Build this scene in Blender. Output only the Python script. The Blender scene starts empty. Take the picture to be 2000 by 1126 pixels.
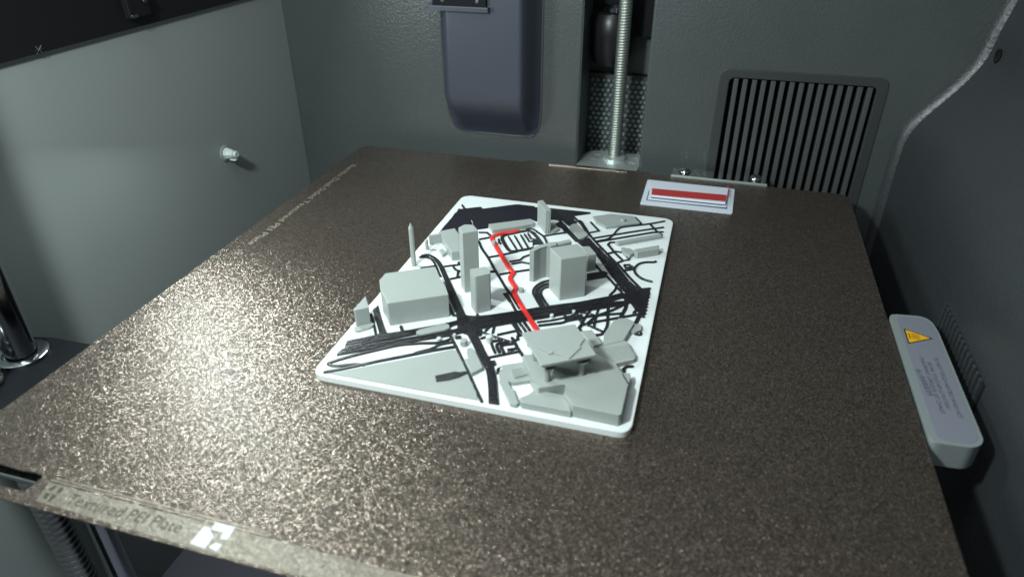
import bpy, bmesh, math, random
from mathutils import Vector, Matrix
random.seed(7)
S = 0.001                                   # all builders work in millimetres
scene = bpy.context.scene
col = scene.collection

# ------------------------------------------------------------------ camera
W, H, F = 2000.0, 1126.0, 1357.718
CAM = Vector((58.127, -214.376, 135.452))
ROT = (1.02609697, 0.00170068, 0.27904691)
cam = bpy.data.cameras.new('camera'); co = bpy.data.objects.new('camera', cam); col.objects.link(co)
cam.sensor_width = 36.0; cam.lens = F / W * 36.0
cam.clip_start = 0.005; cam.clip_end = 20.0
co.location = CAM * S; co.rotation_euler = ROT
cam.dof.use_dof = True; cam.dof.focus_distance = 0.275; cam.dof.aperture_fstop = 13.0
scene.camera = co
from mathutils import Euler
RM = Euler(ROT, 'XYZ').to_matrix()

# ------------------------------------------------------------------ light
world = bpy.data.worlds.new('World'); scene.world = world; world.use_nodes = True
bg = world.node_tree.nodes['Background']
bg.inputs[0].default_value = (0.80, 0.90, 1.0, 1); bg.inputs[1].default_value = 0.07

def area(name, loc, target, sx, sy, power, color):
    l = bpy.data.lights.new(name, 'AREA'); l.shape = 'RECTANGLE'; l.size = sx * S; l.size_y = sy * S
    l.energy = power; l.color = color
    o = bpy.data.objects.new(name, l); col.objects.link(o)
    o.location = Vector(loc) * S
    d = (Vector(target) - Vector(loc)).normalized()
    o.rotation_euler = d.to_track_quat('-Z', 'Y').to_euler()
    return o
area('chamber_led_strip', (-152, 8, 100), (-30, -8, 50), 6, 90, 0.27, (0.86, 1.0, 0.985))
area('door_side_lamp', (-80, -200, 215), (-10, -10, 0), 30, 30, 1.0, (0.88, 1.0, 0.98))
area('room_light_through_glass_top', (-60, -160, 430), (0, 0, 0), 260, 220, 0.6, (0.93, 1.0, 0.99))

vs = scene.view_settings
vs.view_transform = 'Standard'; vs.look = 'None'; vs.gamma = 1.0; vs.use_curve_mapping = False
vs.exposure = 0.15

# ------------------------------------------------------------------ pixel helpers (photo pixel -> mm on a known plane)
def ray(px, py):
    return RM @ Vector(((px - W / 2) / F, -(py - H / 2) / F, -1.0))
def onz(px, py, z=0.0):
    d = ray(px, py); return CAM + d * ((z - CAM.z) / d.z)
def ony(px, py, y):
    d = ray(px, py); return CAM + d * ((y - CAM.y) / d.y)
def onx(px, py, x):
    d = ray(px, py); return CAM + d * ((x - CAM.x) / d.x)
def ppy(p):                                  # mm point -> pixel row
    q = RM.transposed() @ (Vector(p) - CAM)
    return H / 2 - F * q.y / -q.z
def height(base, top, z):                    # height of the upright edge base->top standing on plane z
    b = onz(*base, z); lo, hi = 0.0, 60.0
    for _ in range(40):
        m = (lo + hi) / 2
        if ppy((b.x, b.y, z + m)) > top[1]: lo = m
        else: hi = m
    return lo
def xy(pts, z):
    return [(onz(x, y, z).x, onz(x, y, z).y) for x, y in pts]

# ------------------------------------------------------------------ materials
def mat(name, color, rough=0.5, metal=0.0, spec=0.5, bump=None, vary=None, coat=0.0):
    m = bpy.data.materials.new(name); m.use_nodes = True
    nt = m.node_tree; b = nt.nodes['Principled BSDF']
    b.inputs['Base Color'].default_value = (*color, 1); b.inputs['Roughness'].default_value = rough
    b.inputs['Metallic'].default_value = metal; b.inputs['Specular IOR Level'].default_value = spec
    b.inputs['Coat Weight'].default_value = coat
    tc = nt.nodes.new('ShaderNodeTexCoord')
    if vary:                                 # (scale per metre, amount): uneven colour
        n = nt.nodes.new('ShaderNodeTexNoise'); n.inputs['Scale'].default_value = vary[0]; n.inputs['Detail'].default_value = 5
        nt.links.new(tc.outputs['Object'], n.inputs['Vector'])
        mx = nt.nodes.new('ShaderNodeMix'); mx.data_type = 'RGBA'
        mx.inputs[6].default_value = (*[c * (1 - vary[1]) for c in color], 1)
        mx.inputs[7].default_value = (*[min(1, c * (1 + vary[1])) for c in color], 1)
        nt.links.new(n.outputs['Fac'], mx.inputs[0]); nt.links.new(mx.outputs[2], b.inputs['Base Color'])
    if bump:                                 # list of (kind, scale, strength, distance_mm)
        prev = None
        for kind, sc, st, dist in bump:
            if kind == 'noise':
                n = nt.nodes.new('ShaderNodeTexNoise'); n.inputs['Scale'].default_value = sc; n.inputs['Detail'].default_value = 2
                out = n.outputs['Fac']
            elif kind == 'cell':
                n = nt.nodes.new('ShaderNodeTexVoronoi'); n.inputs['Scale'].default_value = sc
                n.feature = 'SMOOTH_F1'; out = n.outputs['Distance']
            else:                            # 'layers' (horizontal print layers) or 'diag' (extrusion lines)
                n = nt.nodes.new('ShaderNodeTexWave'); n.inputs['Scale'].default_value = sc
                n.bands_direction = 'Z' if kind == 'layers' else 'DIAGONAL'
                n.inputs['Distortion'].default_value = 0.6; n.inputs['Detail'].default_value = 1
                out = n.outputs['Fac']
            nt.links.new(tc.outputs['Object'], n.inputs['Vector'])
            bp = nt.nodes.new('ShaderNodeBump'); bp.inputs['Strength'].default_value = st
            bp.inputs['Distance'].default_value = dist * S
            nt.links.new(out, bp.inputs['Height'])
            if prev: nt.links.new(prev, bp.inputs['Normal'])
            prev = bp.outputs['Normal']
        nt.links.new(prev, b.inputs['Normal'])
    return m
M = {}
def flaky(name, lo, hi, rough, metal, cell, tilt, grain):
    """coarse powder-coat: every grain is a small facet with its own tilt and tone"""
    m = mat(name, hi, rough, metal, 0.5); nt = m.node_tree; b = nt.nodes['Principled BSDF']; N = nt.nodes.new; L = nt.links.new
    tc = N('ShaderNodeTexCoord')
    wob = N('ShaderNodeTexNoise'); wob.inputs['Scale'].default_value = cell * 1.3; L(tc.outputs['Object'], wob.inputs['Vector'])
    ad = N('ShaderNodeVectorMath'); ad.operation = 'MULTIPLY_ADD'; ad.inputs[1].default_value = (.0004, .0004, .0004)
    L(wob.outputs['Color'], ad.inputs[0]); L(tc.outputs['Object'], ad.inputs[2])
    vo = N('ShaderNodeTexVoronoi'); vo.inputs['Scale'].default_value = cell; L(ad.outputs[0], vo.inputs['Vector'])
    sb = N('ShaderNodeVectorMath'); sb.operation = 'SUBTRACT'; sb.inputs[1].default_value = (.5, .5, .5); L(vo.outputs['Color'], sb.inputs[0])
    sc_ = N('ShaderNodeVectorMath'); sc_.operation = 'MULTIPLY'; sc_.inputs[1].default_value = (tilt, tilt, 0); L(sb.outputs[0], sc_.inputs[0])
    bn = N('ShaderNodeTexNoise'); bn.inputs['Scale'].default_value = grain; L(tc.outputs['Object'], bn.inputs['Vector'])
    bu = N('ShaderNodeBump'); bu.inputs['Strength'].default_value = .8; bu.inputs['Distance'].default_value = .25 * S; L(bn.outputs['Fac'], bu.inputs['Height'])
    s2 = N('ShaderNodeVectorMath'); s2.operation = 'ADD'; L(bu.outputs['Normal'], s2.inputs[0]); L(sc_.outputs[0], s2.inputs[1])
    no = N('ShaderNodeVectorMath'); no.operation = 'NORMALIZE'; L(s2.outputs[0], no.inputs[0]); L(no.outputs[0], b.inputs['Normal'])
    sp = N('ShaderNodeSeparateColor'); L(vo.outputs['Color'], sp.inputs[0])
    pw = N('ShaderNodeMath'); pw.operation = 'POWER'; pw.inputs[1].default_value = 1.6; L(sp.outputs[2], pw.inputs[0])
    mx = N('ShaderNodeMix'); mx.data_type = 'RGBA'; mx.inputs[6].default_value = (*lo, 1); mx.inputs[7].default_value = (*hi, 1)  # grain tones put some of the sparkle into the base colour
    L(pw.outputs[0], mx.inputs[0]); L(mx.outputs[2], b.inputs['Base Color'])
    return m
M['pei'] = flaky('textured_pei', (0.082, 0.068, 0.048), (0.280, 0.220, 0.195), 0.25, 0.78, 2600, 0.50, 1600)
pb_ = M['pei'].node_tree.nodes['Principled BSDF']; pb_.inputs['Coat Weight'].default_value = 0.15; pb_.inputs['Coat Roughness'].default_value = 0.36
M['etch'] = flaky('etched_pei', (0.17, 0.15, 0.12), (0.30, 0.27, 0.225), 0.40, 0.6, 2300, 0.36, 1500)
M['etch_dark'] = mat('etched_lettering', (0.045, 0.04, 0.033), 0.75, 0.0, 0.2)
M['etch_pale'] = mat('etched_pale_lettering', (0.25, 0.22, 0.18), 0.5, 0.4, 0.5, [('noise', 900, 0.8, 0.2)], (1200, 0.4))
M['steel_edge'] = mat('sheet_steel', (0.55, 0.50, 0.42), 0.3, 1.0)
M['marker'] = mat('marker_white', (0.50, 0.57, 0.62), 0.55)
M['white'] = mat('white_filament', (0.66, 0.71, 0.71), 0.45, 0, 0.4, [('diag', 900, 0.05, 0.05)])
M['grey'] = mat('grey_filament', (0.295, 0.322, 0.308), 0.42, 0, 0.45,
                [('layers', 800, 0.16, 0.08), ('noise', 1500, 0.10, 0.05)], (130, 0.05))
M['black'] = mat('black_filament', (0.014, 0.0135, 0.017), 0.30, 0, 0.6,
                 [('diag', 650, 0.5, 0.16), ('noise', 1300, 0.7, 0.2)])
M['river'] = mat('black_smooth_filament', (0.012, 0.012, 0.017), 0.42, 0, 0.4, [('noise', 700, 0.15, 0.1)])
M['red'] = mat('red_filament', (0.62, 0.030, 0.025), 0.40, 0, 0.5, [('noise', 1100, 0.5, 0.15)])
M['purge_red'] = mat('purge_red', (0.42, 0.035, 0.035), 0.5)
M['purge_white'] = mat('purge_white', (0.62, 0.66, 0.74), 0.5, 0, 0.4, [('layers', 900, 0.1, 0.05)])
M['purge_dark'] = mat('purge_dark', (0.06, 0.08, 0.11), 0.5)
M['wall'] = mat('dark_plastic', (0.058, 0.066, 0.067), 0.33, 0, 0.5, [('noise', 800, 0.75, 0.28)], (30, 0.15))
M['wall_left'] = mat('grey_panel', (0.27, 0.30, 0.295), 0.5, 0, 0.35, [('noise', 700, 0.08, 0.1)], (14, 0.06))
M['wall_right'] = mat('charcoal_plastic', (0.030, 0.034, 0.037), 0.42, 0, 0.5, [('noise', 800, 0.8, 0.28)], (30, 0.12))
M['glint_bead'] = mat('highlight_bead_plastic', (0.034, 0.037, 0.042), 0.40, 0, 0.7, [('noise', 700, 0.8, 0.3)])  # for the added tube that catches the corner highlight
M['chute'] = mat('slate_plastic', (0.042, 0.047, 0.066), 0.36, 0, 0.5, [('noise', 1200, 0.1, 0.1)])
M['dark'] = mat('matt_black', (0.006, 0.006, 0.008), 0.8, 0, 0.2)
M['beam'] = mat('black_beam', (0.010, 0.010, 0.012), 0.35, 0, 0.4, [('noise', 300, 0.05, 0.1)])
M['slat'] = mat('vent_slat', (0.060, 0.064, 0.066), 0.40, 0, 0.5, [('noise', 1200, 0.2, 0.1)])
M['vent_frame'] = mat('vent_frame', (0.034, 0.038, 0.040), 0.40, 0, 0.5)
M['chrome'] = mat('ground_steel', (0.42, 0.44, 0.46), 0.14, 1.0)
M['screw'] = mat('lead_screw_steel', (0.45, 0.46, 0.45), 0.28, 1.0)
M['screw_pale'] = mat('zinc_screw', (0.30, 0.33, 0.30), 0.46, 0.85)
M['mirror'] = mat('polished_sheet', (0.62, 0.64, 0.62), 0.10, 1.0)
M['pale_metal'] = mat('pale_metal', (0.60, 0.66, 0.64), 0.35, 0.7)
M['carriage'] = mat('carriage_black', (0.006, 0.007, 0.009), 0.42, 0, 0.2, [('noise', 500, 0.1, 0.1)])
M['handle'] = mat('grey_handle', (0.21, 0.235, 0.24), 0.5, 0, 0.4, [('noise', 1200, 0.1, 0.05)])
M['sticker'] = mat('grey_sticker', (0.19, 0.20, 0.24), 0.45)
M['ink'] = mat('ink', (0.035, 0.035, 0.05), 0.6)
M['sign_line'] = mat('sign_line', (0.03, 0.02, 0.01), 0.5)
M['yellow'] = mat('sign_yellow', (0.80, 0.40, 0.015), 0.45)
M['floor'] = mat('chamber_floor', (0.17, 0.17, 0.21), 0.6, 0, 0.4, None, (20, 0.1))
M['bead'] = mat('pale_bead', (0.48, 0.53, 0.52), 0.4)
M['perf'] = mat('rear_sheet', (0.07, 0.085, 0.085), 0.5, 0.2)
M['stud'] = mat('rear_stud', (0.22, 0.27, 0.27), 0.4, 0.3)

# ------------------------------------------------------------------ mesh helpers
def link(name, me, m, parent):
    o = bpy.data.objects.new(name, me); col.objects.link(o)
    if m is not None and not me.materials: me.materials.append(m)
    if parent is not None: o.parent = parent
    return o
def from_bm(name, bm, m, parent=None, smooth=False, off=(0, 0, 0)):
    o0 = Vector(off)
    for v in bm.verts: v.co = (v.co - o0) * S
    bmesh.ops.recalc_face_normals(bm, faces=bm.faces[:])
    me = bpy.data.meshes.new(name); bm.to_mesh(me); bm.free()
    if smooth:
        for p in me.polygons: p.use_smooth = True
    ob = link(name, me, m, parent)
    if off != (0, 0, 0): ob.location = o0 * S
    return ob
def area2(p):
    return sum(p[i - 1][0] * p[i][1] - p[i][0] * p[i - 1][1] for i in range(len(p))) / 2
def add_prism(bm, pts, z0, z1, bev=0.0):
    if area2(pts) < 0: pts = pts[::-1]
    vb = [bm.verts.new((x, y, z0)) for x, y in pts]
    vt = [bm.verts.new((x, y, z1)) for x, y in pts]
    n = len(pts)
    bm.faces.new(vb[::-1]); top = bm.faces.new(vt)
    for i in range(n):
        bm.faces.new((vb[i], vb[(i + 1) % n], vt[(i + 1) % n], vt[i]))
    if bev > 0:
        ed = list(top.edges)
        ed += [e for i in range(n) for e in [bm.edges.get((vb[i], vt[i]))] if e]
        bmesh.ops.bevel(bm, geom=ed, offset=bev, segments=2, profile=0.5, affect='EDGES', clamp_overlap=True)
def prism(name, pts, z0, z1, m, parent=None, bev=0.15):
    bm = bmesh.new(); add_prism(bm, pts, z0, z1, bev)
    return from_bm(name, bm, m, parent)
def rounded(pts, r, n=5):
    out = []
    for i in range(len(pts)):
        a, b, c = Vector(pts[i - 1]), Vector(pts[i]), Vector(pts[(i + 1) % len(pts)])
        rr = min(r, (a - b).length * .45, (c - b).length * .45)
        p, q = b + (a - b).normalized() * rr, b + (c - b).normalized() * rr
        for k in range(n + 1):
            t = k / n; out.append(tuple(p * (1 - t) ** 2 + b * 2 * t * (1 - t) + q * t * t))
    return out
def smooth_line(pts, n=4):
    if len(pts) < 3: return pts
    P = [Vector(p) for p in pts]; P = [P[0] * 2 - P[1]] + P + [P[-1] * 2 - P[-2]]
    out = []
    for i in range(1, len(P) - 2):
        a, b, c, d = P[i - 1], P[i], P[i + 1], P[i + 2]
        for k in range(n):
            t = k / n
            out.append(0.5 * ((2 * b) + (c - a) * t + (2 * a - 5 * b + 4 * c - d) * t * t + (3 * b - a - 3 * c + d) * t ** 3))
    out.append(P[-2]); return [tuple(p) for p in out]
def add_stroke(bm, pts, w, z0, h, cap=True):
    """an extruded bead along pts with rounded shoulders and rounded ends"""
    P = [Vector(p) for p in pts]
    d0 = (P[0] - P[1]).normalized(); d1 = (P[-1] - P[-2]).normalized(); r = w / 2
    wid = [1.0] * len(P)
    if cap:
        P = [P[0] + d0 * r * .55, P[0] + d0 * r * .3] + P + [P[-1] + d1 * r * .3, P[-1] + d1 * r * .55]
        wid = [.35, .82] + wid + [.82, .35]
    prof = [(-1, 0), (-1, .62), (-.72, 1), (.72, 1), (1, .62), (1, 0)]
    rows = []
    for i, p in enumerate(P):
        a = P[max(0, i - 1)]; b = P[min(len(P) - 1, i + 1)]
        t = (b - a).normalized(); nrm = Vector((-t.y, t.x))
        if 0 < i < len(P) - 1:
            t1 = (p - a).normalized(); c = max(.55, (t1.dot(t)))
        else: c = 1.0
        rows.append([bm.verts.new((p.x + nrm.x * r * u * wid[i] / c, p.y + nrm.y * r * u * wid[i] / c, z0 + h * v)) for u, v in prof])
    for A, B in zip(rows, rows[1:]):
        for j in range(len(prof) - 1): bm.faces.new((A[j], A[j + 1], B[j + 1], B[j]))
    bm.faces.new(rows[0]); bm.faces.new(rows[-1][::-1])
def add_box(bm, x0, x1, y0, y1, z0, z1, bev=0.0):
    add_prism(bm, [(x0, y0), (x1, y0), (x1, y1), (x0, y1)], z0, z1, bev)
def box(name, x0, x1, y0, y1, z0, z1, m, parent=None, bev=0.2):
    bm = bmesh.new(); add_box(bm, x0, x1, y0, y1, z0, z1, bev); return from_bm(name, bm, m, parent)
def add_lathe(bm, prof, c, axis='z', n=28):
    rows = []
    for r, h in prof:
        row = []
        for k in range(n):
            a = 2 * math.pi * k / n; u, v = r * math.cos(a), r * math.sin(a)
            p = {'z': (u, v, h), 'x': (h, u, v), 'y': (u, h, v)}[axis]
            row.append(bm.verts.new((c[0] + p[0], c[1] + p[1], c[2] + p[2])))
        rows.append(row)
    for A, B in zip(rows, rows[1:]):
        for k in range(n): bm.faces.new((A[k], A[(k + 1) % n], B[(k + 1) % n], B[k]))
    bm.faces.new(rows[0][::-1]); bm.faces.new(rows[-1])
def lathe(name, prof, c, m, parent=None, axis='z', n=28, smooth=True):
    bm = bmesh.new(); add_lathe(bm, prof, c, axis, n)
    o = from_bm(name, bm, m, parent, smooth)
    if smooth:
        md = o.modifiers.new('edges', 'EDGE_SPLIT'); md.split_angle = math.radians(38)
    return o
def tube(name, pts, r, m, parent=None, n=12):
    bm = bmesh.new(); P = [Vector(p) for p in pts]; rows = []
    for i, p in enumerate(P):
        t = (P[min(len(P) - 1, i + 1)] - P[max(0, i - 1)]).normalized()
        up = Vector((0, 1, 0)) if abs(t.y) < .9 else Vector((0, 0, 1))
        a = t.cross(up).normalized(); b = t.cross(a)
        rows.append([bm.verts.new(p + a * r * math.cos(2 * math.pi * k / n) + b * r * math.sin(2 * math.pi * k / n)) for k in range(n)])
    for A, B in zip(rows, rows[1:]):
        for k in range(n): bm.faces.new((A[k], A[(k + 1) % n], B[(k + 1) % n], B[k]))
    bm.faces.new(rows[0]); bm.faces.new(rows[-1])
    return from_bm(name, bm, m, parent, True)
def fill(name, outer, holes, thick, m, parent=None, plane='xy', level=0.0, bev=0.0):
    """flat sheet with holes; its face lies on `level` (xy: top at z=level; xz: front at y=level, body behind)"""
    cu = bpy.data.curves.new(name, 'CURVE'); cu.dimensions = '2D'; cu.fill_mode = 'BOTH'
    cu.extrude = (thick / 2 - bev) * S; cu.bevel_depth = bev * S; cu.bevel_resolution = 2; cu.offset = -bev * S
    for ring in [outer] + holes:
        s = cu.splines.new('POLY'); s.points.add(len(ring) - 1); s.use_cyclic_u = True
        for p, q in zip(s.points, ring): p.co = (q[0] * S, q[1] * S, 0, 1)
    tmp = bpy.data.objects.new('tmp', cu); col.objects.link(tmp)
    dg = bpy.context.evaluated_depsgraph_get()
    me = bpy.data.meshes.new_from_object(tmp.evaluated_get(dg)); bpy.data.objects.remove(tmp)
    me.name = name; me.materials.clear()
    for v in me.vertices:
        a, b, c = v.co
        v.co = (a, b, c + (level - thick / 2) * S) if plane == 'xy' else (a, (level + thick / 2) * S - c, b)
    for p in me.polygons: p.use_smooth = False
    return link(name, me, m, parent)
def words(name, body, origin, xdir, up, size, m, parent, depth=0.06, length=None, font_shear=0.0):
    """lettering lying on a face: origin = start of baseline (mm), xdir/up unit vectors"""
    cu = bpy.data.curves.new(name, 'FONT'); cu.body = body; cu.size = 1.0; cu.extrude = 0.0
    tmp = bpy.data.objects.new('tmp', cu); col.objects.link(tmp)
    dg = bpy.context.evaluated_depsgraph_get()
    me = bpy.data.meshes.new_from_object(tmp.evaluated_get(dg)); bpy.data.objects.remove(tmp)
    me.name = name; me.materials.clear()
    X, U = Vector(xdir).normalized(), Vector(up).normalized(); N = X.cross(U)
    wmax = max(v.co.x for v in me.vertices); kx = (length / wmax) if length else size
    for v in me.vertices:
        v.co = (Vector(origin) + X * v.co.x * kx + U * v.co.y * size + N * depth) * S
    return link(name, me, m, parent)
def empty(name, loc, label, cat, group=None):
    o = bpy.data.objects.new(name, None); col.objects.link(o); o.empty_display_size = 0.01
    o['label'] = label; o['category'] = cat
    if group: o['group'] = group
    return o
def tag(o, label, cat, group=None):
    o['label'] = label; o['category'] = cat
    if group: o['group'] = group
    return o
def struct(o):
    o['kind'] = 'structure'; return o

# ================================================================== THE CHAMBER
YB, XL = 146.0, -178.0
SLOT0, SLOT1 = -8.4, 26.0
# back wall: two moulded panels either side of the screw slot, the right one with the exhaust opening
bw = bpy.data.objects.new('back_wall', None); col.objects.link(bw); struct(bw)
fill('panel', [(XL - 3, -160), (SLOT0, -160), (SLOT0, 170), (XL - 3, 170)], [], 5, M['wall'], bw, 'xz', YB, 0.9)
V0, V1, VZ0, VZ1 = 65.3, 132.6, -30.0, 47.6
vent_hole = rounded([(V0, VZ0), (V1, VZ0), (V1, VZ1), (V0, VZ1)], 3)
fill('panel', [(SLOT1, -160), (190, -160), (190, 170), (SLOT1, 170)], [vent_hole], 5, M['wall'], bw, 'xz', YB, 0.9)
for x in (SLOT0 - .6, SLOT1 + .6):           # folded returns of the slot
    box('slot_return', x - .8, x + .8, YB + .5, YB + 26, -160, 170, M['wall'], bw, 0)
# slot back: perforated sheet with pale raised dots
ps = fill('perforated_sheet', [(-30, -160), (60, -160), (60, 170), (-30, 170)], [], 2, M['perf'], bw, 'xz', YB + 38)
studs = []
sm = None
for r in range(17):
    for c in range(13):
        x = -8 + c * 3.1 + (1.55 if r % 2 else 0); z = -12 + r * 2.75
        if x > 34: continue
        if sm is None:
            bm = bmesh.new(); add_lathe(bm, [(1.15, 0), (1.15, -.3), (.8, -.7)], (0, 0, 0), 'y', 6)
            st = from_bm('stud', bm, M['stud'], bw); sm = st.data
        else:
            st = bpy.data.objects.new('stud', sm); col.objects.link(st); st.parent = bw
        st.location = (x * S, (YB + 37.0) * S, z * S)
box('cross_seam', -30, 60, YB + 35.6, YB + 36.6, 36, 37, M['dark'], bw, 0)
# left wall
lw = box('left_wall', XL - 4, XL, -260, YB - .2, -175, 170, M['wall_left'], None, 0); struct(lw)
# right wall: one moulded profile run from the back wall to the door
prof = smooth_line([(176.5, 150), (176.4, 112), (175.6, 90), (173.2, 76), (171.4, 64), (167.5, 55), (161.8, 46.1), (153.2, 34), (149.8, 25.5), (149.0, 14), (149, -5), (149, -40), (149, -175)], 6)
bm = bmesh.new()
f0 = [bm.verts.new((x, YB - .3, z)) for x, z in prof]; f1 = [bm.verts.new((x, -230, z)) for x, z in prof]
for i in range(len(prof) - 1): bm.faces.new((f0[i], f0[i + 1], f1[i + 1], f1[i]))
g0 = [bm.verts.new((185, YB - .3, z)) for x, z in prof]; g1 = [bm.verts.new((185, -230, z)) for x, z in prof]
for i in range(len(prof) - 1): bm.faces.new((g0[i], g1[i], g1[i + 1], g0[i + 1]))
for a, b in ((f1, g1), (f0, g0)):
    for i in range(len(prof) - 1): bm.faces.new((a[i], a[i + 1], b[i + 1], b[i]))
rw = from_bm('right_wall', bm, M['wall_right'], None, True); struct(rw)
md = rw.modifiers.new('edges', 'EDGE_SPLIT'); md.split_angle = math.radians(35)
tube('highlight_bead', [(x + 2.9, YB + 1.6, z) for x, z in prof if -60 < z < 150], 6.6, M['glint_bead'], rw, 36)  # rounded tube added along the corner to catch a highlight
# vent comb of the right wall
for k in range(14):
    t = k / 13; y = 26.7 - 44 * t
    o = box('comb_rib', 147.7, 149.3, y - .7, y + .7, -22, 3.9, M['wall_right'], rw, .25)
    box('comb_slot', 148.85, 149.3, y - 2.4, y - .9, -22, 3.0, M['dark'], rw, 0)
bm = bmesh.new(); add_lathe(bm, [(3.0, 0), (3.0, -.5), (2.1, -.6), (1.8, .3), (.2, .3)], (171.6, 0, 0), 'x', 20)
sc = from_bm('recessed_screw', bm, M['dark'], rw, True)
sc.location = (0.0002, 0.131, 0.067)
fl = box('chamber_floor', XL, 190, -260, YB, -180, -175, M['floor'], None, 0); struct(fl)

# exhaust vent grille
vg = empty('exhaust_vent', None, 'dark vent grille with upright slats set into the back wall', 'vent')
fill('frame', rounded([(60.8, VZ0 - 4), (137.0, VZ0 - 4), (137.0, 51.6), (60.8, 51.6)], 5), [rounded([(V0 + .3, VZ0), (V1 - .3, VZ0), (V1 - .3, VZ1 - .3), (V0 + .3, VZ1 - .3)], 3)], 1.2, M['vent_frame'], vg, 'xz', YB - .55, 0.4)
sl = None
for k in range(15):
    x = 68.9 + k * 4.34
    if sl is None:
        bm = bmesh.new(); add_box(bm, -1.15, 1.15, 0, 5.5, VZ0, VZ1 - .9, .3); sl = from_bm('slat', bm, M['slat'], vg); o = sl
    else:
        o = bpy.data.objects.new('slat', sl.data); col.objects.link(o); o.parent = vg
    o.location = (x * S, (YB + .6) * S, 0)
box('backing', V0 - 2, V1 + 2, YB + 9, YB + 10, VZ0 - 3, VZ1 + 3, M['dark'], vg, 0)

# waste chute bulging from the back wall
pc = empty('purge_chute', None, 'slate grey rounded chute bulging out of the back wall', 'chute')
bm = bmesh.new()
def sst(t): t = max(0., min(1., t)); return t * t * (3 - 2 * t)
NX, NZ = 44, 60; x0, x1, z0, z1 = -84.2, -29.4, 8.2, 160.0
grid = []
for j in range(NZ + 1):
    row = []
    tz = j / NZ; zz = z0 + (z1 - z0) * (tz ** 1.6)
    for i in range(NX + 1):
        tx = i / NX
        # rounded bottom corners
        xa = x0 + 3.2 * sst((30 - zz) / 18.0); xb = x1
        cr = 7.0; 
        if zz < z0 + cr:
            q = cr - math.sqrt(max(0, cr * cr - (z0 + cr - zz) ** 2)); xa += q; xb -= q
        x = xa + (xb - xa) * tx
        dl, dr, db = (x - xa) / 9.0, (xb - x) / 7.5, (zz - z0) / 25.0
        e = sst(dl) * sst(dr); kb = math.sin(min(1, max(0, db)) * math.pi / 2) ** 1.3
        row.append(bm.verts.new((x, YB - .2 - 14.5 * e * kb - .5 * (e > 0), zz)))
    grid.append(row)
for j in range(NZ):
    for i in range(NX): bm.faces.new((grid[j][i], grid[j][i + 1], grid[j + 1][i + 1], grid[j + 1][i]))
from_bm('shell', bm, M['chute'], pc, True)
rim = [(-84.4, 72), (-84.2, 40), (-83.4, 27), (-81.4, 15), (-76, 9), (-70, 8.0), (-56, 7.8), (-36, 8.0), (-31.6, 11), (-29.4, 17), (-29.0, 40), (-29.0, 158)]
tube('rim', [(x, YB - .1, z) for x, z in smooth_line(rim, 5)], .55, M['wall'], pc, 8)
box('opening', -81.5, -53.5, YB - 17.2, YB - 10, 77, 120, M['dark'], pc, .3)
box('opening_sill', -84, -52.2, YB - 18.2, YB - 9, 74.6, 76.9, M['chute'], pc, .5)
for x in (-76, -58): lathe('screw', [(1.0, 0), (1.0, -.5), (.6, -.8)], (x, YB - 17.0, 79.3), M['wall'], pc, 'y', 12)

# ------------------------------------------------------------------ screws, rods, carriage
def thread(name, c, z0, z1, r, pitch, depth, m, parent, starts=1):
    bm = bmesh.new(); n = 26; stp = pitch / 8; k = int((z1 - z0) / stp); rows = []
    for i in range(k + 1):
        z = z0 + i * stp; row = []
        for j in range(n):
            a = 2 * math.pi * j / n; ph = ((z / pitch) - starts * a / (2 * math.pi)) % 1.0
            t = abs(ph - .5) * 2; t = max(0, min(1, (t - .22) / .5)); rr = r - depth * t
            row.append(bm.verts.new((c[0] + rr * math.cos(a), c[1] + rr * math.sin(a), z)))
        rows.append(row)
    for A, B in zip(rows, rows[1:]):
        for j in range(n): bm.faces.new((A[j], A[(j + 1) % n], B[(j + 1) % n], B[j]))
    bm.faces.new(rows[0][::-1]); bm.faces.new(rows[-1])
    return from_bm(name, bm, m, parent, True)
rs = empty('lead_screw', None, 'pale threaded lead screw standing in the slot of the back wall', 'lead screw')
RC = (10.6, 159.0)
thread('shaft', RC, -40, 104.0, 3.5, 1.4, .24, M['screw_pale'], rs)
lathe('tip', [(3.0, 104.0), (3.0, 106.5), (2.2, 107.5)], (*RC, 0), M['chrome'], rs)
nb = empty('screw_nut_bracket', None, 'pale metal bracket with oval holes around the foot of the rear lead screw', 'bracket')
hs = [[(RC[0] + dx + 3.2 * math.cos(a), RC[1] + dy + 2.0 * math.sin(a)) for a in [k * math.pi / 8 for k in range(16)]] for dx, dy in ((-10, 4), (-11, -3.6), (10, 3.6), (9.6, -4))]
fill('plate', rounded([(-8, 130), (25.2, 130), (25.2, 170), (-3, 170), (-8, 162)], 3), hs, 2, M['pale_metal'], nb, 'xy', -5.0)
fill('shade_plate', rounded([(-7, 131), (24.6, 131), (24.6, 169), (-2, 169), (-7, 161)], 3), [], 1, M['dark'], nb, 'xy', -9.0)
lathe('collar', [(6.4, -5.0), (6.4, -3.6), (4.6, -2.6)], (*RC, 0), M['pale_metal'], nb)
mh = empty('motor_housing', None, 'glossy black rounded housing deep in the slot behind the rear lead screw', 'housing')
lathe('body', [(2, 42), (9, 44), (12, 50), (12.6, 58), (12.6, 66), (10.5, 70), (6, 71)], (2.5, 174, 0), M['beam'], mh)
lathe('cap', [(7.5, 71), (7.5, 73), (6, 74.5)], (3.5, 173, 0), M['chrome'], mh)
box('mount', -20, 36, 176, 182, 58, 150, M['dark'], mh, 0)

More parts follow.
